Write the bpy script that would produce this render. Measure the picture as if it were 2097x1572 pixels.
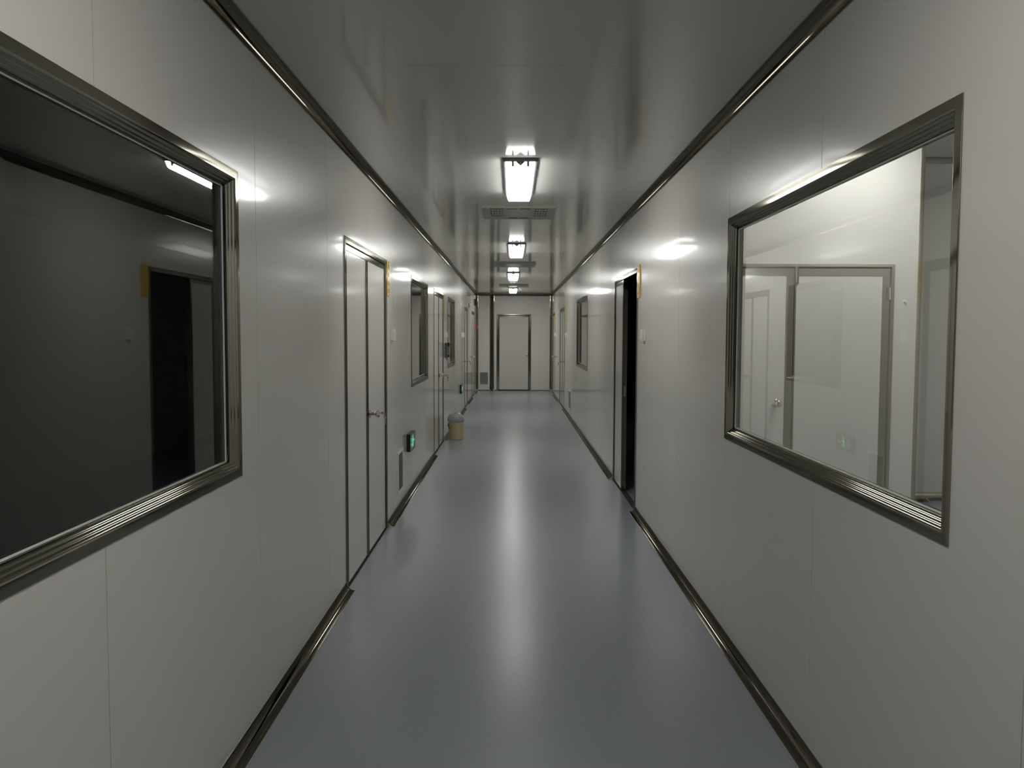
import bpy, bmesh, math, random
from mathutils import Vector, Matrix
random.seed(7)
C = bpy.context.scene.collection
for o in list(bpy.data.objects): bpy.data.objects.remove(o)

# ------------------------------------------------------------------ measures (metres)
A, B, H = 0.981, 1.064, 2.621          # left wall x = -A, right wall x = B, ceiling height
YE, YB = 20.945, -6.0                  # far wall, wall behind the camera
CV = 0.05                              # cove radius
LAMP = 17.0                            # emission of the corridor lamps
ROOM_LAMP = 30.0
# ------------------------------------------------------------------ camera
def camera():
    F = 1575.0; p, r, y, cx, cy = 0.0534, -0.0034, -0.0021, 1045.94, 769.61
    fw = Vector((math.sin(y)*math.cos(p), math.cos(y)*math.cos(p), -math.sin(p)))
    rt = Vector((math.cos(y), -math.sin(y), 0)); dn = fw.cross(rt)
    rt2 = rt*math.cos(r) + dn*math.sin(r); dn2 = -rt*math.sin(r) + dn*math.cos(r)
    cd = bpy.data.cameras.new('camera'); co = bpy.data.objects.new('camera', cd); C.objects.link(co)
    m = Matrix((rt2, -dn2, -fw)).transposed().to_4x4(); m.translation = (0, 0, 1.52)
    co.matrix_world = m
    cd.sensor_fit = 'HORIZONTAL'; cd.sensor_width = 36; cd.lens = F/2097*36
    cd.shift_x = (1048.5-cx)/2097; cd.shift_y = (cy-786)/2097
    cd.clip_start = 0.02
    bpy.context.scene.camera = co
camera()
sc = bpy.context.scene
w = bpy.data.worlds.new('world'); sc.world = w; w.use_nodes = True
w.node_tree.nodes['Background'].inputs[0].default_value = (0, 0, 0, 1)
sc.view_settings.view_transform = 'Standard'; sc.view_settings.look = 'None'
sc.view_settings.gamma = 1; sc.view_settings.exposure = 0.0
sc.view_settings.use_curve_mapping = False

# ------------------------------------------------------------------ materials
def mat(name, col, rough=.5, metal=0, emit=0, spec=.5, bump=None, trans=0, ecol=None, mottle=0, ior=1.5, coat=None, edge=None):
    m = bpy.data.materials.new(name); m.use_nodes = True
    nt = m.node_tree; b = nt.nodes['Principled BSDF']
    b.inputs['Base Color'].default_value = (*col, 1); b.inputs['Roughness'].default_value = rough
    b.inputs['Metallic'].default_value = metal; b.inputs['IOR'].default_value = ior
    b.inputs['Specular IOR Level'].default_value = spec
    b.inputs['Transmission Weight'].default_value = trans
    if emit:
        b.inputs['Emission Color'].default_value = (*(ecol or col), 1); b.inputs['Emission Strength'].default_value = emit
    if coat:
        b.inputs['Coat Weight'].default_value, b.inputs['Coat IOR'].default_value, b.inputs['Coat Roughness'].default_value = coat
    if edge: b.inputs['Specular Tint'].default_value = (*edge, 1)
    tc = nt.nodes.new('ShaderNodeTexCoord')
    if mottle:
        n = nt.nodes.new('ShaderNodeTexNoise'); n.inputs['Scale'].default_value = 60; n.inputs['Detail'].default_value = 4
        nt.links.new(tc.outputs['Object'], n.inputs['Vector'])
        mx = nt.nodes.new('ShaderNodeMix'); mx.data_type = 'RGBA'
        mx.inputs['A'].default_value = (*[c*(1-mottle) for c in col], 1); mx.inputs['B'].default_value = (*[min(1, c*(1+mottle)) for c in col], 1)
        nt.links.new(n.outputs['Fac'], mx.inputs['Factor']); nt.links.new(mx.outputs['Result'], b.inputs['Base Color'])
    for (sc3, strength, dist, det) in (bump or []):
        mp = nt.nodes.new('ShaderNodeMapping'); mp.inputs['Scale'].default_value = sc3
        n = nt.nodes.new('ShaderNodeTexNoise'); n.inputs['Scale'].default_value = 1; n.inputs['Detail'].default_value = det
        bp = nt.nodes.new('ShaderNodeBump'); bp.inputs['Strength'].default_value = strength; bp.inputs['Distance'].default_value = dist
        nt.links.new(tc.outputs['Object'], mp.inputs['Vector']); nt.links.new(mp.outputs['Vector'], n.inputs['Vector'])
        nt.links.new(n.outputs['Fac'], bp.inputs['Height'])
        old = b.inputs['Normal'].links
        if old: nt.links.new(old[0].from_socket, bp.inputs['Normal'])
        nt.links.new(bp.outputs['Normal'], b.inputs['Normal'])
        if coat: nt.links.new(bp.outputs['Normal'], b.inputs['Coat Normal'])
    return m
PANEL = mat('panel_paint', (.70, .68, .635), .25, spec=.36, coat=(.8, 1.12, .07), bump=[((14, 14, .5), .22, .0012, 2), ((1.3, 1.3, .8), .3, .004, 1)])
ENDP = mat('end_panel_paint', (.80, .78, .72), .30, spec=.4)
CEIL = mat('ceiling_paint', (.66, .66, .62), .15, spec=.4, coat=(.8, 1.12, .05), bump=[((1.5, 1.0, 1), .3, .003, 1), ((18, 1.5, 1), .15, .0008, 1)])
SEAL = mat('joint_sealant', (.88, .87, .83), .4)
FLOOR = mat('floor_vinyl', (.32, .342, .374), .27, spec=.27, mottle=.10, bump=[((160, 160, 160), .10, .0006, 2), ((2.2, 2.2, 2.2), .25, .002, 2)])
ALU = mat('satin_aluminium', (.34, .33, .285), .085, 1, edge=(.46, .46, .44))
ALUF = mat('brushed_aluminium', (.30, .29, .25), .13, 1, edge=(.40, .40, .38))
ALUR = mat('room_door_aluminium', (.50, .48, .40), .30, 1)
COVE = mat('polished_cove_aluminium', (.205, .19, .16), .06, 1, edge=(.42, .42, .40))
LIP = mat('cove_lip', (.42, .41, .36), .35, .6)
ALUL = mat('bright_cut_aluminium', (.75, .73, .66), .3, .8)
LEAF = mat('door_leaf_paint', (.70, .68, .635), .25, spec=.36, coat=(.8, 1.12, .07), bump=[((1.5, 1.5, .8), .25, .003, 1)])
STEEL = mat('polished_steel', (.78, .74, .70), .12, 1)
DARK = mat('dark_gap', (.02, .02, .018), .8)
BLACK = mat('black_plastic', (.012, .012, .012), .45)
GREYP = mat('grey_plastic', (.12, .12, .12), .4)
WHITEP = mat('white_plastic', (.90, .90, .87), .3)
GLASS = mat('glass', (.95, .97, .97), .0, trans=1, ior=1.37)
BEAD = mat('glazing_bead', (.85, .85, .81), .4)
TUBE = mat('lamp_diffuser', (.9, .9, .9), .4, emit=LAMP, ecol=(1, 1, .97))
RTUBE = mat('room_lamp_diffuser', (.9, .9, .9), .4, emit=ROOM_LAMP, ecol=(1, 1, .97))
TUBE3 = mat('lamp_diffuser_c', (.9, .9, .9), .4, emit=LAMP*1.2, ecol=(1, 1, .97))
TUBE4 = mat('lamp_diffuser_d', (.9, .9, .9), .4, emit=LAMP*1.45, ecol=(1, 1, .97))
TRAY = mat('lamp_tray_steel', (.16, .155, .15), .35, .6)
BRASS = mat('brass_plate', (.80, .50, .035), .2, .25)
BROWN = mat('engraved_brown', (.22, .12, .015), .5)
GREEN = mat('green_lit_symbol', (.05, .8, .35), .4, emit=.85, ecol=(.05, 1, .36))
PALE = mat('pale_lit_symbol', (.4, .8, .6), .4, emit=.15, ecol=(.5, 1, .75))
SIGNF = mat('exit_sign_face', (.045, .06, .05), .15)
RED = mat('red_plastic', (.65, .02, .06), .35)
CREAM = mat('cream_plastic', (.62, .52, .32), .4)
BLUEG = mat('grey_blue_plastic', (.36, .38, .41), .25)
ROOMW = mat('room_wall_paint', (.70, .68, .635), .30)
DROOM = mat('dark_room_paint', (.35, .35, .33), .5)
RUBBER = mat('black_rubber', (.02, .02, .02), .5)
MESHG = mat('grille_mesh', (.42, .42, .39), .5)
BACKG = mat('grille_backing', (.16, .16, .15), .7)
WFRAME = mat('white_grille_frame', (.85, .84, .80), .35)

# ------------------------------------------------------------------ helpers
def box(bm, x0, x1, y0, y1, z0, z1):
    x0, x1 = sorted((x0, x1)); y0, y1 = sorted((y0, y1)); z0, z1 = sorted((z0, z1))
    v = [bm.verts.new(p) for p in ((x0,y0,z0),(x1,y0,z0),(x1,y1,z0),(x0,y1,z0),(x0,y0,z1),(x1,y0,z1),(x1,y1,z1),(x0,y1,z1))]
    for f in ((3,2,1,0),(4,5,6,7),(0,1,5,4),(1,2,6,5),(2,3,7,6),(3,0,4,7)): bm.faces.new([v[i] for i in f])
def link(name, bm, m, parent=None, smooth=False, sharp=35, loc=(0,0,0), rotz=0):
    bmesh.ops.recalc_face_normals(bm, faces=bm.faces)
    me = bpy.data.meshes.new(name); bm.to_mesh(me); bm.free(); me.materials.append(m)
    if smooth:
        for p in me.polygons: p.use_smooth = True
        me.set_sharp_from_angle(angle=math.radians(sharp))
    o = bpy.data.objects.new(name, me); C.objects.link(o)
    if parent: o.parent = parent
    else: o.location = loc; o.rotation_euler = (0, 0, rotz)
    return o
def bx(name, dims, m, parent=None, bev=0, **k):
    bm = bmesh.new()
    for d in (dims if isinstance(dims[0], (tuple, list)) else [dims]): box(bm, *d)
    if bev: bmesh.ops.bevel(bm, geom=bm.edges[:], offset=bev, segments=2, affect='EDGES')
    return link(name, bm, m, parent, smooth=bool(bev), **k)
def empty(name, loc, rotz=0):
    o = bpy.data.objects.new(name, None); C.objects.link(o); o.location = loc; o.rotation_euler = (0, 0, rotz)
    o.empty_display_size = .1; return o
def tag(o, label, cat, group=None):
    o['label'] = label; o['category'] = cat
    if group: o['group'] = group
    return o
def struct(o, label=None):
    o['kind'] = 'structure'
    if label: o['label'] = label
    return o
def prism(bm, poly, a, b, f):
    """extrude a 2-d polygon between a and b; f(u, v, t) gives the point"""
    lo = [bm.verts.new(f(u, v, a)) for u, v in poly]; hi = [bm.verts.new(f(u, v, b)) for u, v in poly]
    n = len(poly)
    for i in range(n): bm.faces.new((lo[i], lo[(i+1) % n], hi[(i+1) % n], hi[i]))
    bm.faces.new(lo); bm.faces.new(hi)
def lathe(bm, prof, axis='x', seg=24, c=(0,0,0)):
    """prof: list of (t along axis, radius)"""
    rings = []
    for t, r in prof:
        ring = []
        for k in range(seg):
            a = 2*math.pi*k/seg; p, q = r*math.cos(a), r*math.sin(a)
            P = {'x': (t, p, q), 'y': (p, t, q), 'z': (p, q, t)}[axis]
            ring.append(bm.verts.new((P[0]+c[0], P[1]+c[1], P[2]+c[2])))
        rings.append(ring)
    for r0, r1 in zip(rings, rings[1:]):
        for k in range(seg): bm.faces.new((r0[k], r0[(k+1) % seg], r1[(k+1) % seg], r1[k]))
    bm.faces.new(rings[0]); bm.faces.new(rings[-1])
def tube(bm, pts, r, seg=8):
    rings = []
    pts = [Vector(p) for p in pts]
    for i, p in enumerate(pts):
        d = (pts[min(i+1, len(pts)-1)] - pts[max(i-1, 0)]).normalized()
        s = d.cross(Vector((0, 0, 1)))
        if s.length < .01: s = d.cross(Vector((0, 1, 0)))
        s.normalize(); t = d.cross(s)
        rings.append([bm.verts.new(p + s*r*math.cos(2*math.pi*k/seg) + t*r*math.sin(2*math.pi*k/seg)) for k in range(seg)])
    for r0, r1 in zip(rings, rings[1:]):
        for k in range(seg): bm.faces.new((r0[k], r0[(k+1) % seg], r1[(k+1) % seg], r1[k]))
    bm.faces.new(rings[0]); bm.faces.new(rings[-1])
def cut_boxes(u0, u1, z0, z1, holes):
    """rectangles covering [u0,u1]x[z0,z1] minus holes (ua,ub,za,zb)"""
    us = sorted({u0, u1, *[min(max(h[k], u0), u1) for h in holes for k in (0, 1)]})
    out = []
    for a, b in zip(us, us[1:]):
        if b-a < 1e-5: continue
        m = (a+b)/2; zz = [(z0, z1)]
        for h in holes:
            if h[0] < m < h[1]:
                nz = []
                for (p, q) in zz:
                    if h[3] <= p or h[2] >= q: nz.append((p, q)); continue
                    if h[2] > p: nz.append((p, h[2]))
                    if h[3] < q: nz.append((h[3], q))
                zz = nz
        out += [(a, b, p, q) for p, q in zz if q-p > 1e-5]
    return out

# ------------------------------------------------------------------ openings
WZ0, WZ1 = 1.008, 2.095
LW = [(.78, 2.765), (7.455, 8.93), (11.63, 13.06)]           # left windows
RW = [(1.85, 3.83), (10.92, 12.77)]                          # right windows
LD = [(4.49, 5.99), (9.58, 10.93), (15.75, 16.75), (18.45, 19.75)]   # left doors
RD = [(6.565, 8.04), (15.75, 17.25), (19.35, 20.35)]         # right doors
DZ = 2.095
LH = [(a+.03, b-.03, WZ0+.03, WZ1-.03) for a, b in LW] + [(a+.03, b-.03, -1, DZ-.03) for a, b in LD]
RH = [(a+.03, b-.03, WZ0+.03, WZ1-.03) for a, b in RW] + [(a+.03, b-.03, -1, DZ-.03) for a, b in RD]
T = .05; S = .004                                            # wall core, skin

# ------------------------------------------------------------------ floor, ceilings, walls
struct(bx('floor', (-4.7, 5.7, YB-.1, YE+.3, -.06, 0), FLOOR), 'grey blue glossy vinyl floor of the corridor')
cl = struct(bx('ceiling', (-A-.05, B+.05, YB-.1, YE+.05, H+S, H+.06), CEIL), 'low grey glossy panelled corridor ceiling')
ys = [3.215+1.128*k for k in range(-8, 17)]; ys = [YB]+[y for y in ys if YB < y < YE]+[YE]
for a, b in zip(ys, ys[1:]):
    bx('ceiling_panel', (-A, B, a+.0007, b-.0007, H, H+S), CEIL, cl)

def side_wall(name, x, sgn, holes, seam0, ztop, label):
    # core behind, panels in front (towards the corridor)
    n = lambda d: x - sgn*d
    core = bmesh.new()
    for a, b, p, q in cut_boxes(YB-.1, YE+.05, 0, ztop, holes): box(core, n(S), n(T), a, b, p, q)
    w_ = struct(link(name, core, SEAL), label)
    ss = [seam0+1.128*k for k in range(-8, 20)]; ss = [YB]+[y for y in ss if YB < y < YE]+[YE]
    for a, b in zip(ss, ss[1:]):
        bm = bmesh.new()
        for r in cut_boxes(a+.0017, b-.0017, 0, H, holes): box(bm, n(0), n(S), *r)
        if len(bm.verts): link('wall_panel', bm, PANEL, w_)
    return w_
side_wall('wall_left', -A, 1, LH, 1.83, H, 'pale grey panelled wall on the left')
side_wall('wall_right', B, -1, RH, 2.69, 3.2, 'pale grey panelled wall on the right')
# far wall with an opening for door
ED = (-.434, .505)
ew = bmesh.new()
for a, b, p, q in cut_boxes(-A-.05, B+.05, 0, H, [(ED[0]+.03, ED[1]-.03, -1, 2.08-.03)]): box(ew, a, b, YE+S, YE+T, p, q)
we = struct(link('wall_end', ew, SEAL), 'pale grey far wall closing the corridor')
for a, b in ((-A, -.56), (-.56, B)):
    bm = bmesh.new()
    for r in cut_boxes(a+.001, b-.001, 0, H, [(ED[0]+.03, ED[1]-.03, -1, 2.08-.03)]): box(bm, r[0], r[1], YE, YE+S, r[2], r[3])
    link('wall_panel', bm, ENDP, we)
struct(bx('wall_behind', (-A-.05, B+.05, YB-.15, YB-.101, 0, H), ROOMW))

# coves
def cove_poly(r, lip=.003):
    pts = [(0, 0), (r, 0), (r, lip)]
    for k in range(1, 10):
        a = math.pi/2*k/10; pts.append((r-(r-lip)*math.sin(a), r-(r-lip)*math.cos(a)))
    return pts + [(lip, r), (0, r)]
def cove(name, f, a, b, m=COVE, caps=(), label=None, r=CV):
    bm = bmesh.new(); prism(bm, cove_poly(r), a, b, f)
    o = struct(link(name, bm, m, smooth=True), label)
    for t in caps:
        s = .004 if t == a else -.004
        c = bmesh.new(); prism(c, cove_poly(r+.002, .006), t-s, t, f); link('end_cap', c, ALUL, o)
    # bright cut edge of the profile along wall and floor
    e = bmesh.new()
    prism(e, [(r, 0), (r+.004, 0), (r+.004, .0025), (r, .0025)], a, b, f)
    prism(e, [(0, r), (0, r+.003), (.002, r+.003), (.002, r)], a, b, f)
    link('edge_lip', e, LIP, o)
    return o
fl = lambda u, v, t: (-A+u, t, v); fr = lambda u, v, t: (B-u, t, v)
for i, (a, b) in enumerate(((YB, LD[0][0]), (LD[0][1], LD[1][0]), (LD[1][1], LD[2][0]), (LD[2][1], LD[3][0]), (LD[3][1], YE))):
    cove('baseboard_left', fl, a+.002, b-.002, caps=[t for t in (a+.002, b-.002) if YB+1 < t < YE-.1], label=None)
for a, b in ((YB, RD[0][0]), (RD[0][1], RD[1][0]), (RD[1][1], RD[2][0]), (RD[2][1], YE)):
    cove('baseboard_right', fr, a+.002, b-.002, caps=[t for t in (a+.002, b-.002) if YB+1 < t < YE-.1])
cove('trim_1', lambda u, v, t: (-A+u, t, H-v), YB, YE, label='curved metal cove trim where left wall meets the ceiling')
cove('trim_2', lambda u, v, t: (B-u, t, H-v), YB, YE, label='curved metal cove trim where right wall meets the ceiling')
cove('trim_3', lambda u, v, t: (t, YE-u, H-v), -A, B, label='curved metal cove trim above the far wall')
cove('trim_4', lambda u, v, t: (-A+u, YE-v, t), .0, H, label='upright curved trim in the far left corner')
cove('trim_5', lambda u, v, t: (B-u, YE-v, t), .0, H, label='upright curved trim in the far right corner')
cove('baseboard_end', lambda u, v, t: (t, YE-u, v), -A, ED[0], r=.018)
cove('baseboard_end', lambda u, v, t: (t, YE-u, v), ED[1], B, r=.018)
# upright post on the far wall, two coves back to back
bm = bmesh.new()
pp = [(-.06, 0), (-.06, .003)] + [(-.06+.045*math.sin(k*math.pi/20), .003+.045*(1-math.cos(k*math.pi/20))) for k in range(1, 11)]
pp += [(-x, y) for x, y in reversed(pp)]
prism(bm, pp, 0, H, lambda u, v, t: (-.56+u, YE-v, t))
struct(link('trim_6', bm, COVE, smooth=True), 'upright dark metal post on the far wall left of the door')
# curved cap pieces at the foot of far corners
for x in (-A+.03, B-.03, -.56-.05, -.56+.05):
    bm = bmesh.new(); bmesh.ops.create_uvsphere(bm, u_segments=10, v_segments=6, radius=.022)
    bmesh.ops.translate(bm, verts=bm.verts, vec=(x, YE-.04, .022))
    o = link('trim_7', bm, ALUL, smooth=True); struct(o, 'small bright corner cap at the foot of a far corner trim')

# ------------------------------------------------------------------ windows
WPROF = [(0, -.044), (0, .0032), (.001, .0040), (.015, .0044), (.029, .0044), (.0305, .0038)]
for k in range(3):                                           # three shallow flutes running down to the glass at 45 degrees
    a0, b0 = .031+.0088*k, .0035-.0088*k
    for t in (0, .25, .5, .75, 1):
        g = .0011*4*t*(1-t); WPROF.append((a0+.0082*t+g*.707, b0-.0082*t+g*.707))
WPROF += [(.0575, -.0245), (.058, -.037), (.058, -.044)]
def rail(parent, name, P0, P1, inward, prof, m):
    """mitred frame member from corner P0 to corner P1 in (u,z); inward = unit vector"""
    bm = bmesh.new(); d = (Vector(P1)-Vector(P0)).normalized(); i = Vector(inward)
    lo, hi = [], []
    for u, n in prof:
        p = Vector(P0)+i*u+d*u; q = Vector(P1)+i*u-d*u
        lo.append(bm.verts.new((n, p.x, p.y))); hi.append(bm.verts.new((n, q.x, q.y)))
    k = len(prof)
    for j in range(k): bm.faces.new((lo[j], lo[(j+1) % k], hi[(j+1) % k], hi[j]))
    bm.faces.new(lo); bm.faces.new(hi)
    return link(name, bm, m, parent, smooth=True, sharp=16)
def window(name, x, y0, y1, rotz, label):
    W = y1-y0; loc = (x, (y0+y1)/2, 0); r = struct(empty(name, loc, rotz), label); h = W/2
    c = [(-h, WZ0), (h, WZ0), (h, WZ1), (-h, WZ1)]
    for k, i in enumerate(((0, 1), (-1, 0), (0, -1), (1, 0))):
        rail(r, 'frame_rail', c[k], c[(k+1) % 4], i, WPROF, ALU)
    g = .055
    bx('pane', (-.043, -.037, -h+g, h-g, WZ0+g, WZ1-g), GLASS, r)
    bm = bmesh.new(); q = .0585
    for a, b, p_, q_ in ((-h+q, h-q, WZ0+q, WZ0+q+.004), (-h+q, h-q, WZ1-q-.004, WZ1-q), (-h+q, -h+q+.004, WZ0+q+.004, WZ1-q-.004), (h-q-.004, h-q, WZ0+q+.004, WZ1-q-.004)):
        box(bm, -.0365, -.032, a, b, p_, q_)
    link('glazing_bead', bm, BEAD, r)
    # back frame on the room side
    bm = bmesh.new()
    for a, b, p_, q_ in ((-h, h, WZ0, WZ0+.058), (-h, h, WZ1-.058, WZ1), (-h, -h+.058, WZ0+.058, WZ1-.058), (h-.058, h, WZ0+.058, WZ1-.058)):
        box(bm, -.062, -.0445, a, b, p_, q_)
    link('back_frame', bm, ALU, r)
for k, ((a, b), l) in enumerate(zip(LW, ('large dark window nearest on the left wall', 'left wall window just beyond the nearest door', 'far left wall window beyond the second door'))):
    window('window_%d' % (k+1), -A, a, b, 0, l)
for k, ((a, b), l) in enumerate(zip(RW, ('large window on the right looking into the lit room', 'small far window on the right wall'))):
    window('window_%d' % (k+4), B, a, b, math.pi, l)

# ------------------------------------------------------------------ doors
def knob(parent, u, z, n=0, s=1):
    bm = bmesh.new()
    lathe(bm, [(n, .031), (n+.006, .031), (n+.010, .026), (n+.013, .013), (n+.034, .011), (n+.040, .017), (n+.046, .025), (n+.056, .0285), (n+.066, .027), (n+.072, .020), (n+.0735, .011), (n+.071, .009)], 'x', 28, (0, u, z))
    k = link('knob', bm, STEEL, parent, smooth=True); return k
def leaf(parent, u0, u1, z0, z1, knob_u=None, n=0, tw=.034, back=-.044, bolt=None):
    lf = bx('leaf', (n+back, n-.004, u0+tw-.002, u1-tw+.002, z0+.012, z1-tw+.002), LEAF, parent)
    bm = bmesh.new()
    for a, b, p, q in ((u0, u0+tw, z0, z1), (u1-tw, u1, z0, z1), (u0+tw, u1-tw, z1-tw, z1)):
        box(bm, n+back, n-.0015, a, b, p, q)
        # raised inner bead
    for a, b, p, q in ((u0+tw-.006, u0+tw, z0, z1-tw), (u1-tw, u1-tw+.006, z0, z1-tw), (u0+tw, u1-tw, z1-tw, z1-tw+.006)):
        box(bm, n-.0015, n-.0005, a, b, p, q)
    link('edge_trim', bm, ALUF, lf)
    if knob_u is not None: knob(lf, knob_u, .975, n-.004)
    return lf
def door_frame(r, h, ztop, fw=.042, depth=.052, prot=.005, m=None):
    prof = [(0, 0), (0, prot*.7), (.0015, prot-.0004), (.020, prot), (fw-.004, prot-.0003), (fw-.002, prot*.5), (fw, 0), (fw, -depth), (.028, -depth), (.028, 0)]
    jl = (-h, 0); tl = (-h, ztop); tr = (h, ztop); jr = (h, 0)
    for P0, P1, i in ((tl, jl, (1, 0)), (tr, tl, (0, -1)), (jr, tr, (-1, 0))):
        bm = bmesh.new(); d = (Vector(P1)-Vector(P0)).normalized(); iv = Vector(i); lo, hi = [], []
        for u, n in prof:
            a = 0 if abs(P0[1]) < 1e-6 else u; b = 0 if abs(P1[1]) < 1e-6 else u
            p = Vector(P0)+iv*u+d*a; q = Vector(P1)+iv*u-d*b
            lo.append(bm.verts.new((n, p.x, p.y))); hi.append(bm.verts.new((n, q.x, q.y)))
        k = len(prof)
        for j in range(k): bm.faces.new((lo[j], lo[(j+1) % k], hi[(j+1) % k], hi[j]))
        bm.faces.new(lo); bm.faces.new(hi)
        link('frame_rail', bm, m or ALUF, r)
def door(name, loc, rotz, W, ztop, leaves, label, sill=True):
    """leaves: (u0, u1, knob_u) measured from the centre"""
    r = struct(empty(name, loc, rotz), label); h = W/2
    door_frame(r, h, ztop)
    for (a, b, k) in leaves: leaf(r, a, b, .008, ztop-.046, k)
    if sill: bx('threshold', (-.05, .002, -h+.043, h-.043, 0, .006), DARK, r)
    return r
# left wall: local u = world y - centre
def ldoor(n, y0, y1, split, knob_y, label):
    c = (y0+y1)/2; h = (y1-y0)/2; e = .045
    lv = [(-h+e, split-c-.002, None if knob_y is None or knob_y > split else knob_y-c), (split-c+.002, h-e, knob_y-c if knob_y and knob_y > split else None)] if split else [(-h+e, h-e, knob_y-c)]
    return door('door_%d' % n, (-A, c, 0), 0, y1-y0, DZ, lv, label)
ldoor(1, *LD[0], 5.20, 5.275, 'grey double door nearest on the left wall')
ldoor(2, *LD[1], 10.25, 10.33, 'grey double door beyond the bin side of the left wall')
ldoor(3, *LD[2], None, 15.86, 'narrow single door far down the left wall')
ldoor(4, *LD[3], 18.95, 18.88, 'last door on the left wall before the corner')
# right wall: rotated by pi, local u = centre - world y
def rdoor(n, y0, y1, lv, label):
    c = (y0+y1)/2
    return door('door_%d' % n, (B, c, 0), math.pi, y1-y0, DZ, [(c-b, c-a, None if k is None else c-k) for a, b, k in lv], label)
d5 = rdoor(5, *RD[0], [(7.43, 8.04-.045, None)], 'half open double door on the right wall, near leaf swung inward')
c5 = sum(RD[0])/2
# latch on the free edge of the closed leaf
bx('latch_plate', (-.034, -.014, c5-7.43, c5-7.4285, .93, 1.03), STEEL, d5)
for z in (.945, 1.0): bx('latch_bolt', (-.028, -.02, c5-7.4285, c5-7.424, z, z+.014), STEEL, d5)
# the near leaf, swung into the dark room
op = bmesh.new(); yh = c5-(RD[0][0]+.045)
box(op, -.85, -.06, yh-.044, yh-.002, .008, DZ-.05); o = link('open_leaf', op, LEAF, d5)
bm = bmesh.new()
for a, b, p, q in ((-.85, -.81, .008, DZ-.05), (-.10, -.06, .008, DZ-.05), (-.81, -.10, DZ-.09, DZ-.05)):
    box(bm, a, b, yh-.046, yh-.044, p, q); box(bm, a, b, yh-.002, yh, p, q)
link('edge_trim', bm, ALUF, o)
rdoor(6, *RD[1], [(15.795, 16.48, 15.87), (16.484, 17.205, None)], 'closed double door far down the right wall')
rdoor(7, *RD[2], [(19.395, 20.305, 19.46)], 'last door on the right wall before the corner')
# far wall door: rotz = -pi/2, local u = +x
d8 = door('door_8', ((ED[0]+ED[1])/2, YE, 0), -math.pi/2, ED[1]-ED[0], 2.08, [(-.4245, .4245, .365)], 'closed single grey door in the middle of the far wall')
bx('door_gap', (-.03, .0, -.42, .42, .0065, .03), DARK, d8)

# ------------------------------------------------------------------ keys hanging in the locks
def keys(x, y, z, sx, label):
    r = tag(empty('key_bunch', (x, y, z)), label, 'keys', None)
    bm = bmesh.new(); box(bm, 0, sx*.022, -.0012, .0012, -.004, .004); lathe(bm, [(-.0012, .011), (.0012, .011)], 'y', 14, (sx*.026, 0, 0)); link('lock_key', bm, STEEL, r)
    bm = bmesh.new(); n = 16
    pts = [(sx*(.034+.011*math.cos(2*math.pi*k/n)), 0, -.006+.011*math.sin(2*math.pi*k/n)) for k in range(n+1)]
    tube(bm, pts, .0010, 6); link('ring', bm, STEEL, r)
    bm = bmesh.new(); lathe(bm, [(-.001, .013), (.001, .013)], 'y', 16, (sx*.042, .001, -.030)); box(bm, sx*.042-.004, sx*.042+.004, -.0002, .0018, -.082, -.040); box(bm, sx*.042, sx*.042+sx*.007, -.0002, .0018, -.078, -.068)
    link('hanging_key', bm, STEEL, r)
    return r
keys(-A+.064, 5.275, .980, 1, 'small steel keys hanging from the knob of the nearest left door')
keys(-A+.070, 10.33, .975, 1, 'keys hanging from the knob of the left door by the bin')
keys(-A+.070, 15.86, .975, 1, 'keys hanging from the knob of the narrow far left door')
keys(B-.070, 15.87, .975, -1, 'keys hanging from the knob of the far right double door')

# ------------------------------------------------------------------ ceiling lamps
def lamp(x, y0, z, emat, L=1.2, label='', group=None):
    r = tag(empty('ceiling_light', (x, y0+L/2, z)), label, 'ceiling light', group)
    h = L/2
    bm = bmesh.new(); prism(bm, [(-.114, 0), (.114, 0), (.112, -.016), (.104, -.022), (-.104, -.022), (-.112, -.016)], -h, h, lambda u, v, t: (u, t, v)); link('tray', bm, TRAY, r)
    bm = bmesh.new(); top = [(-.094, -h+.014), (.094, -h+.014), (.094, h-.014), (-.094, h-.014)]; bot = [(-.080, -h+.020), (.080, -h+.020), (.080, h-.020), (-.080, h-.020)]
    zs = [(-.022, 0), (-.047, .5), (-.060, .85), (-.066, 1.25)]; rings = []
    for zz, t in zs: rings.append([bm.verts.new((a[0]*(1-t)+b[0]*t, a[1]*(1-t)+b[1]*t, zz)) for a, b in zip(top, bot)])
    for r0, r1 in zip(rings, rings[1:]):
        for k in range(4): bm.faces.new((r0[k], r0[(k+1) % 4], r1[(k+1) % 4], r1[k]))
    bm.faces.new(rings[0]); bm.faces.new(rings[-1]); link('diffuser', bm, emat, r)
    for e, s in ((-h+.010, -1), (h-.010, 1)):
        for u in (-.048, .048): bx('clip', (u-.007, u+.007, e, e+s*.006, -.052, -.010), TRAY, r)
    bm = bmesh.new(); prism(bm, [(-.030, -.020), (.030, -.020), (0, -.046)], -h+.008, -h+.0105, lambda u, v, t: (u, t, v)); st = link('warning_sticker', bm, GREYP, r)
    bm = bmesh.new(); prism(bm, [(-.003, -.024), (.005, -.024), (.001, -.030), (.005, -.030), (-.003, -.041), (0, -.033), (-.004, -.033)], -h+.0065, -h+.0078, lambda u, v, t: (u, t, v)); link('warning_mark', bm, WHITEP, st)
    for s in (-1, 1):
        for yy in (-h*.6, h*.6): bx('side_clip', (s*.111, s*.117, yy-.012, yy+.012, -.016, -.004), TRAY, r)
    return r
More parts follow.
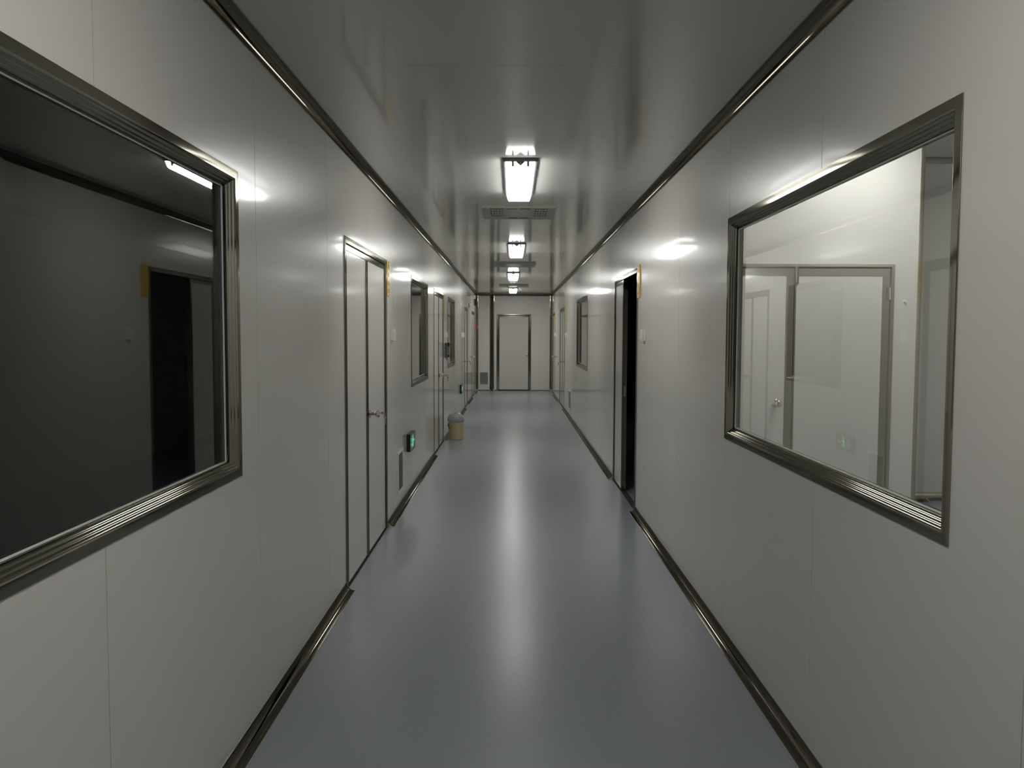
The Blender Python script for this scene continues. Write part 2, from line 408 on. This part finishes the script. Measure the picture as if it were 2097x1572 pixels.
for (y, x, l) in ((.46, .046, 'lit corridor ceiling lamp just above the viewer, out of frame'), (4.86, .046, 'largest lit rectangular ceiling lamp, nearest in the corridor'), (9.28, .046, 'second lit ceiling lamp from the front'), (13.62, .01, 'third lit ceiling lamp, just behind the second vent'), (18.1, .01, 'farthest lit ceiling lamp, close to the end wall')):
    lamp(x, y, H, TUBE if y < 12 else TUBE3 if y < 16 else TUBE4, label=l, group='ceiling lamps along the corridor')

# ------------------------------------------------------------------ ceiling vents
def vent(x, y, label, detail):
    r = tag(empty('ceiling_vent', (x, y, H)), label, 'vent', 'ceiling vents between the lamps')
    h = .32; d = .017
    bm = bmesh.new()
    cell = .0245; nx, ny = 5, 4; ch_ = .125
    xs = [(-.255, -.255+5*cell), (.1325, .1325+5*cell)]; ya, yb = -.305, -.305+ny*ch_
    # face plate with real punched holes
    hol = [(a, b, ya, yb) for a, b in xs]
    slots = [(-.095, -.015, -.275, -.225), (.015, .095, -.275, -.225), (-.095, -.015, .225, .275), (.015, .095, .225, .275)]
    for a, b, p, q in cut_boxes(-h, h, -h, h, hol+slots): box(bm, a, b, p, q, -d, -d+.003)
    for a, b in xs:
        for i in range(nx):
            for j in range(ny):
                cx_, cy_ = a+cell*(i+.5), ya+ch_*(j+.5); n = 8; hw, hh = cell/2, ch_/2; rr = .0080
                out, inn = [], []
                for k in range(n):
                    t = math.pi/4*k; c_, s_ = math.cos(t), math.sin(t); m_ = max(abs(c_), abs(s_))
                    out.append((cx_+c_/m_*hw, cy_+s_/m_*hh)); inn.append((cx_+rr*c_, cy_+.030*s_))
                for z in (-d, -d+.003):
                    vo = [bm.verts.new((*p, z)) for p in out]; vi = [bm.verts.new((*p, z)) for p in inn]
                    for k in range(n): bm.faces.new((vo[k], vo[(k+1) % n], vi[(k+1) % n], vi[k]))
    link('face_plate', bm, CEILV, r)
    for a, b, p, q in slots: bx('louver_strip', (a+.002, b-.002, p+.002, q-.002, -.012, -.010), VSLOT, r)
    bx('backing', (-h+.004, h-.004, -h+.004, h-.004, -.006, -.001), DARK, r)
    bm = bmesh.new()
    for a, b, p, q in ((-h-.004, h+.004, -h-.004, -h+.004), (-h-.004, h+.004, h-.004, h+.004), (-h-.004, -h+.004, -h+.004, h-.004), (h-.004, h+.004, -h+.004, h-.004)):
        box(bm, a, b, p, q, -d-.002, 0)
    link('rim', bm, CEILV, r)
CEILV = mat('vent_paint', (.46, .46, .40), .35)
VSLOT = mat('vent_slot_paint', (.30, .30, .27), .4)
vent(.052, 6.96, 'square perforated vent behind the nearest ceiling lamp', 1)
vent(.03, 12.1, 'perforated vent between the second and third lamps', 1)
vent(.03, 17.3, 'farthest ceiling vent in front of the last lamp', 1)

# ------------------------------------------------------------------ exit signs
def text_mesh(s, size, m, parent, M, name, extr=.0006):
    cu = bpy.data.curves.new(name, 'FONT'); cu.body = s; cu.size = size; cu.align_x = 'CENTER'; cu.align_y = 'CENTER'; cu.extrude = extr; cu.space_line = .85
    t = bpy.data.objects.new('tmp', cu); C.objects.link(t); dg = bpy.context.evaluated_depsgraph_get()
    me = bpy.data.meshes.new_from_object(t.evaluated_get(dg)); bpy.data.objects.remove(t)
    me.transform(M); me.materials.clear(); me.materials.append(m)
    o = bpy.data.objects.new(name, me); C.objects.link(o); o.parent = parent; return o
# text plane: text x -> local y(u), text y -> z, normal -> +x
TM = lambda n, u, z: Matrix(((0, 0, 1, n), (1, 0, 0, u), (0, 1, 0, z), (0, 0, 0, 1)))
def exit_sign(y, z, label, full=True):
    r = tag(empty('exit_sign', (-A, y, z)), label, 'exit sign', None)
    bx('housing', (0, .034, -.165, .165, -.082, .082), BLACK, r, bev=.003)
    bx('face', (.034, .036, -.160, .160, -.077, .077), SIGNF if full else BLACK, r)
    if not full: return r
    bm = bmesh.new()
    for a, b, p, q in ((-.167, .167, .078, .084), (-.167, .167, -.084, -.078), (-.167, -.161, -.078, .078), (.161, .167, -.078, .078)): box(bm, .033, .0375, a, b, p, q)
    link('bezel', bm, ALUF, r)
    def flat(name, polys, m):
        bm = bmesh.new()
        for P in polys: prism(bm, P, .0362, .0372, lambda u, v, t: (t, u, v))
        return link(name, bm, m, r)
    R_ = lambda a, b, p, q: [(a, p), (b, p), (b, q), (a, q)]
    flat('door_symbol', [[(-.045, -.060), (-.040, -.060), (-.040, .053), (.040, .053), (.040, -.060), (.045, -.060), (.045, .058), (-.045, .058)]], PALE)
    def limb(a, b, wd):
        a, b = Vector(a), Vector(b); d = (b-a).normalized(); n = Vector((-d.y, d.x))*wd/2
        return [tuple(a+n), tuple(b+n), tuple(b-n), tuple(a-n)]
    head = [(.010+.011*math.cos(k*math.pi/6), .036+.011*math.sin(k*math.pi/6)) for k in range(12)]
    flat('running_man_symbol', [head, limb((.006, .022), (-.006, -.014), .020), limb((-.004, -.012), (.016, -.026), .012), limb((.016, -.022), (.014, -.054), .010),
          limb((-.006, -.012), (-.016, -.034), .012), limb((-.014, -.032), (-.034, -.044), .010), limb((.006, .020), (.026, .006), .009), limb((.026, .008), (.034, .016), .008),
          limb((.004, .020), (-.018, .014), .009), limb((-.016, .016), (-.024, -.002), .008)], GREEN)
    flat('arrow_symbol', [[(.066, -.006), (.100, -.006), (.100, -.026), (.132, 0), (.100, .026), (.100, .006), (.066, .006)]], PALE)
    for ch, u_, z_ in (('安', -.126, .022), ('全', -.082, .022), ('出', -.126, -.022), ('口', -.082, -.022)):
        text_mesh(ch, .038, PALE, r, TM(.0366, u_, z_), 'character')
    return r
exit_sign(7.27, .510, 'green lit exit sign low on left wall beyond the nearest door')
exit_sign(14.5, .50, 'far small exit sign low on left wall past the bin')
exit_sign(20.1, 2.36, 'black exit sign high on the left wall at the far corner', False)

# ------------------------------------------------------------------ name plates
def plate(x, y, zc, rotz, label, L=.275, W=.062):
    r = tag(empty('name_plate', (x, y, zc), rotz), label, 'door sign', 'brass name plates by the doors')
    bm = bmesh.new(); prism(bm, [(0, -W), (.004, -W), (.008, -W+.006), (.008, W-.006), (.004, W), (0, W)], -L/2, L/2, lambda u, v, t: (u, v, t))
    link('plate', bm, BRASS, r)
    rnd = random.Random(3)
    for k in range(4):
        bm = bmesh.new(); box(bm, .008, .0085, -.0015, .0015, L/2-.045-k*.062-.018, L/2-.045-k*.062+.018)
        zc_ = L/2-.045-k*.062
        for (a, b, p, q) in ((-.020, .020, .012, .016), (-.016, .016, -.002, .002), (-.020, .020, -.018, -.014), (-.003, .003, -.018, .018), (-.018, -.014, -.014, .010), (.012, .016, -.012, .014))[rnd.randint(0, 1):]:
            box(bm, .008, .0086, a, b, zc_+p, zc_+q)
        link('engraved_mark', bm, BROWN, r)
    for z_ in (-L/2+.012, L/2-.012):
        bm = bmesh.new(); lathe(bm, [(.008, .004), (.0105, .003)], 'x', 10, (0, 0, z_)); link('screw', bm, STEEL, r)
plate(-A, 6.065, 1.957, 0, 'brass plate at top corner of the nearest left door')
plate(-A, 11.0, 1.955, 0, 'brass plate by the left double door near the bin')
plate(B, 6.50, 1.970, math.pi, 'brass plate at the corner of the half open right door')
plate(B, 15.3, 1.93, math.pi, 'brass plate beside the far right double door')
plate(B, 19.2, 1.93, math.pi, 'brass plate beside the last right door')

# ------------------------------------------------------------------ switches
def switch(x, y, z, rotz, label, m=WHITEP):
    r = tag(empty('light_switch', (x, y, z), rotz), label, 'switch', 'white wall switches')
    bx('back_box', (0, .020, -.044, .044, -.046, .046), m, r, bev=.003)
    bx('plate', (.020, .028, -.046, .046, -.048, .048), m, r, bev=.003)
    bx('rocker', (.028, .0335, -.020, .020, -.030, .030), m, r, bev=.002)
for (y, l) in ((6.24, 'white switch on left wall beside the nearest door'), (11.25, 'white switch on left wall above the dark grey wall phone'), (15.2, 'white switch before the narrow far left door')):
    switch(-A, y, 1.515, 0, l)
for (y, l) in ((6.20, 'white switch on right wall before the half open door'), (15.1, 'white switch before the far right double door'), (18.95, 'white switch before the last right door')):
    switch(B, y, 1.52, math.pi, l)

# ------------------------------------------------------------------ wall phone / reader beside second left door
r = tag(empty('wall_phone', (-A, 11.22, 1.20)), 'dark grey wall phone on left wall under a white switch', 'wall phone')
bx('body', (0, .035, -.055, .055, -.02, .20), GREYP, r, bev=.006)
bx('earpiece', (.036, .066, -.03, .03, .145, .205), BLACK, r, bev=.006)
bx('handset', (.046, .060, -.018, .018, .03, .145), GREYP, r, bev=.004)
bx('mouthpiece', (.036, .062, -.026, .026, -.005, .030), BLACK, r, bev=.005)
bm = bmesh.new(); tube(bm, [(.020+.004*math.cos(k*1.3), .004*math.sin(k*1.3), -.02-.0024*k) for k in range(12)], .003, 6); link('cord', bm, BLACK, r)

# ------------------------------------------------------------------ return air grilles
def grille(x, y, z, rotz, W, Hh, label, vertical=True):
    r = tag(empty('air_grille', (x, y, z), rotz), label, 'air grille', None)
    h, v = W/2, Hh/2; fw = .022
    for a, b, p, q in ((-h, h, -v, -v+fw), (-h, h, v-fw, v), (-h, -h+fw, -v+fw, v-fw), (h-fw, h, -v+fw, v-fw)):
        bx('frame_rail', (0, .010, a, b, p, q), WFRAME, r, bev=.0015)
    bx('backing', (.0002, .002, -h+fw, h-fw, -v+fw, v-fw), BACKG, r)
    n = int((Hh-2*fw)/.018)
    for k in range(n):
        z_ = -v+fw+.018*(k+.5)
        bm = bmesh.new(); prism(bm, [(.0022, z_-.006), (.0030, z_-.007), (.0085, z_+.004), (.0078, z_+.005)], -h+fw, h-fw, lambda u, v_, t: (u, t, v_))
        link('slat', bm, MESHG, r)
grille(-A, 6.68, .325, 0, .31, .365, 'white framed air grille low on left wall beneath the exit sign')
grille(B, 14.15, .325, math.pi, .5, .36, 'air grille low on the right wall before far double door')
grille(-.775, YE, .335, -math.pi/2, .26, .37, 'air grille low on the far wall left of the door')

# ------------------------------------------------------------------ red alarm and white sensor at the far corner
r = tag(empty('fire_alarm_button', (-A, 20.72, 1.72)), 'small red fire alarm button by the far left corner', 'fire alarm')
bx('housing', (0, .045, -.05, .05, -.055, .055), RED, r, bev=.006)
bx('press_plate', (.045, .048, -.03, .03, -.03, .03), WHITEP, r)
r = tag(empty('round_sensor', (-A, 17.3, 2.18)), 'small round white sensor high on the far left wall', 'sensor')
bm = bmesh.new(); lathe(bm, [(0, .035), (.018, .035), (.030, .022), (.034, .008)], 'x', 20); link('dome', bm, WHITEP, r, smooth=True)
bm = bmesh.new(); lathe(bm, [(-.0, .042), (.006, .042)], 'x', 20); link('base', bm, GREYP, r)

# ------------------------------------------------------------------ waste bin
r = tag(empty('waste_bin', (-.822, 11.17, 0)), 'cream waste bin with domed grey lid standing against the left wall', 'bin')
bm = bmesh.new(); lathe(bm, [(0, .098), (.004, .104), (.02, .106), (.26, .113), (.268, .115), (.275, .112)], 'z', 40); link('body', bm, CREAM, r, smooth=True)
bm = bmesh.new(); lathe(bm, [(.268, .116), (.270, .124), (.298, .124), (.302, .119)], 'z', 40); link('lid_rim', bm, BLUEG, r, smooth=True)
bm = bmesh.new(); lathe(bm, [(.298, .120)]+[(.300+.092*math.sin(t), .119*math.cos(t)+.0001) for t in [k*math.pi/2/12 for k in range(1, 12)]]+[(.392, .006)], 'z', 40); ld = link('lid_dome', bm, BLUEG, r, smooth=True)
# swing flap: thin shell section over the dome, facing the viewer
bm = bmesh.new(); G = []
for i in range(9):
    t = math.radians(16+i*5.5); row = []
    for j in range(13):
        a = math.radians(-90-48+96*j/12); R1 = .1215
        row.append(bm.verts.new((R1*math.cos(t)*math.cos(a), R1*math.cos(t)*math.sin(a), .300+.0945*math.sin(t))))
    G.append(row)
for i in range(8):
    for j in range(12): bm.faces.new((G[i][j], G[i][j+1], G[i+1][j+1], G[i+1][j]))
link('swing_flap', bm, BLUEG, ld, smooth=True)
bm = bmesh.new(); tube(bm, [(.1125*math.cos(a)*1.0, .1125*math.sin(a), .21-.05*math.sin((k/8)*math.pi)) for k, a in ((k, math.radians(-172+k*7.0)) for k in range(9))], .004, 8); link('handle', bm, BROWN, r, smooth=True)
bx('handle_recess', (-.1135, -.088, -.052, -.030, .19, .228), DARK, r)

# ------------------------------------------------------------------ the lit room on the right
RH_, RX, RY, RX1 = 3.16, 5.5, 6.2, 3.30
X0 = B+T
struct(bx('ceiling_room', (X0, RX+.05, -1.05, 7.3, RH_, RH_+.05), ROOMW), 'ceiling of the lit room')
dy0, dy1 = 1.43, 3.06
bm = bmesh.new()
for a, b, p, q in cut_boxes(X0, RX1-.054, 0, RH_, [(dy0+.03, dy1-.03, -1, 2.095-.03)]): box(bm, a, b, RY, RY+.05, p, q)
struct(link('wall_room_back', bm, ROOMW), 'bright wall of the lit room holding the double door')
struct(bx('wall_room_return', (RX1-.05, RX1, RY+.056, 7.2, 0, RH_), ROOMW))
struct(bx('wall_room_recess', (RX1-.05, RX+.05, 7.2, 7.25, 0, RH_), ROOMW))
struct(bx('wall_room_right', (RX, RX+.05, -1.0, 7.2, 0, RH_), ROOMW))
struct(bx('wall_room_front', (X0, RX+.05, -1.05, -1.0, 0, RH_), ROOMW))
# rounded outer corner post
bm = bmesh.new()
prism(bm, [(-.020, .056), (-.020, -.004)]+[(-.020+.054*math.sin(t), .050-.054*math.cos(t)) for t in [k*math.pi/2/14 for k in range(15)]]+[(.034, .056)], 0, RH_, lambda u, v, t: (RX1+u-.034, RY+v, t))
struct(link('trim_8', bm, ALUR, smooth=True), 'rounded upright metal corner post in the lit room')
cove('baseboard_room', lambda u, v, t: (t, 7.2-u, v), RX1+.03, RX, m=ALUR)
cove('trim_9', lambda u, v, t: (t, 7.2-u, RH_-v), RX1+.03, RX, label='curved metal cove along the recess ceiling of the lit room')
cove('trim_10', lambda u, v, t: (t, RY-u, RH_-v), X0, RX1, label='curved metal cove above the room double door')
cx9 = (dy0+dy1)/2; W9 = dy1-dy0
d9 = struct(empty('door_9', (cx9, RY, 0), -math.pi/2), 'double door inside the lit room with wide metal edges')
door_frame(d9, W9/2, 2.095, fw=.030, prot=.012, m=ALUR)
m9 = 2.262-cx9
for a, b, k in ((-W9/2+.032, m9-.002, m9-.125), (m9+.002, W9/2-.032, None)):
    lf = bx('leaf', (-.044, -.004, a+.058, b-.058 if k else b-.058, .02, 2.06-.058), ROOMW, d9)
    bm = bmesh.new()
    ed = ((a, a+.060 if k else a+.014, .01, 2.06), (b-.060, b, .01, 2.06), (a+.014, b-.060, 2.0, 2.06))
    for u0, u1, p, q in ed: box(bm, -.044, -.001, u0, u1, p, q)
    link('edge_trim', bm, ALUR, lf)
    if not k: bx('meeting_panel', (-.043, -.0042, a+.014, a+.058, .02, 2.0), ROOMW, lf)
    if k: knob(lf, k, .975, -.004)
bx('bolt_plate', (-.001, .006, m9-.004, m9+.034, 1.935, 2.085), STEEL, d9, bev=.0015)
bm = bmesh.new(); tube(bm, [(.012, m9+.012, 1.95), (.012, m9+.012, 2.09)], .005, 10); link('bolt_rod', bm, STEEL, d9, smooth=True)
for z in (1.86, .25):
    bm = bmesh.new(); u = W9/2-.030
    box(bm, 0, .004, u-.028, u-.003, z-.05, z+.05); lathe(bm, [(z-.05, .007), (z+.05, .007)], 'z', 12, (.008, u, 0)); link('hinge', bm, STEEL, d9)
r = tag(empty('wall_hook', (3.147, RY, 1.80)), 'tiny white hook on the lit room wall right of its double door', 'hook')
bx('plate', (-.012, .012, -.004, 0, -.01, .01), WHITEP, r); bx('peg', (-.004, .004, -.022, -.004, -.004, .004), WHITEP, r)
r = tag(empty('floor_hose', (3.9, 7.02, 0)), 'black hose lying on the floor of the lit room by the recess', 'hose')
bm = bmesh.new(); tube(bm, [(-.42, -.06, .014), (-.36, -.035, .013), (-.25, -.02, .016), (-.12, -.015, .014), (.0, .03, .018), (.15, .055, .015), (.5, .075, .014), (1.2, .03, .014)], .0135, 10); link('hose', bm, RUBBER, r, smooth=True)
bm = bmesh.new(); tube(bm, [(-.075, -.045, .008), (-.085, -.02, .031), (-.095, .02, .006)], .0025, 6); link('cable_tie', bm, WHITEP, r)
lamp(2.70, 4.75, RH_, RTUBE, label='ceiling lamp of the lit room behind the right window')
lamp(4.3, 2.2, RH_, RTUBE, label='second ceiling lamp of the lit room, out of sight')

# ------------------------------------------------------------------ dark rooms behind the other windows and doors
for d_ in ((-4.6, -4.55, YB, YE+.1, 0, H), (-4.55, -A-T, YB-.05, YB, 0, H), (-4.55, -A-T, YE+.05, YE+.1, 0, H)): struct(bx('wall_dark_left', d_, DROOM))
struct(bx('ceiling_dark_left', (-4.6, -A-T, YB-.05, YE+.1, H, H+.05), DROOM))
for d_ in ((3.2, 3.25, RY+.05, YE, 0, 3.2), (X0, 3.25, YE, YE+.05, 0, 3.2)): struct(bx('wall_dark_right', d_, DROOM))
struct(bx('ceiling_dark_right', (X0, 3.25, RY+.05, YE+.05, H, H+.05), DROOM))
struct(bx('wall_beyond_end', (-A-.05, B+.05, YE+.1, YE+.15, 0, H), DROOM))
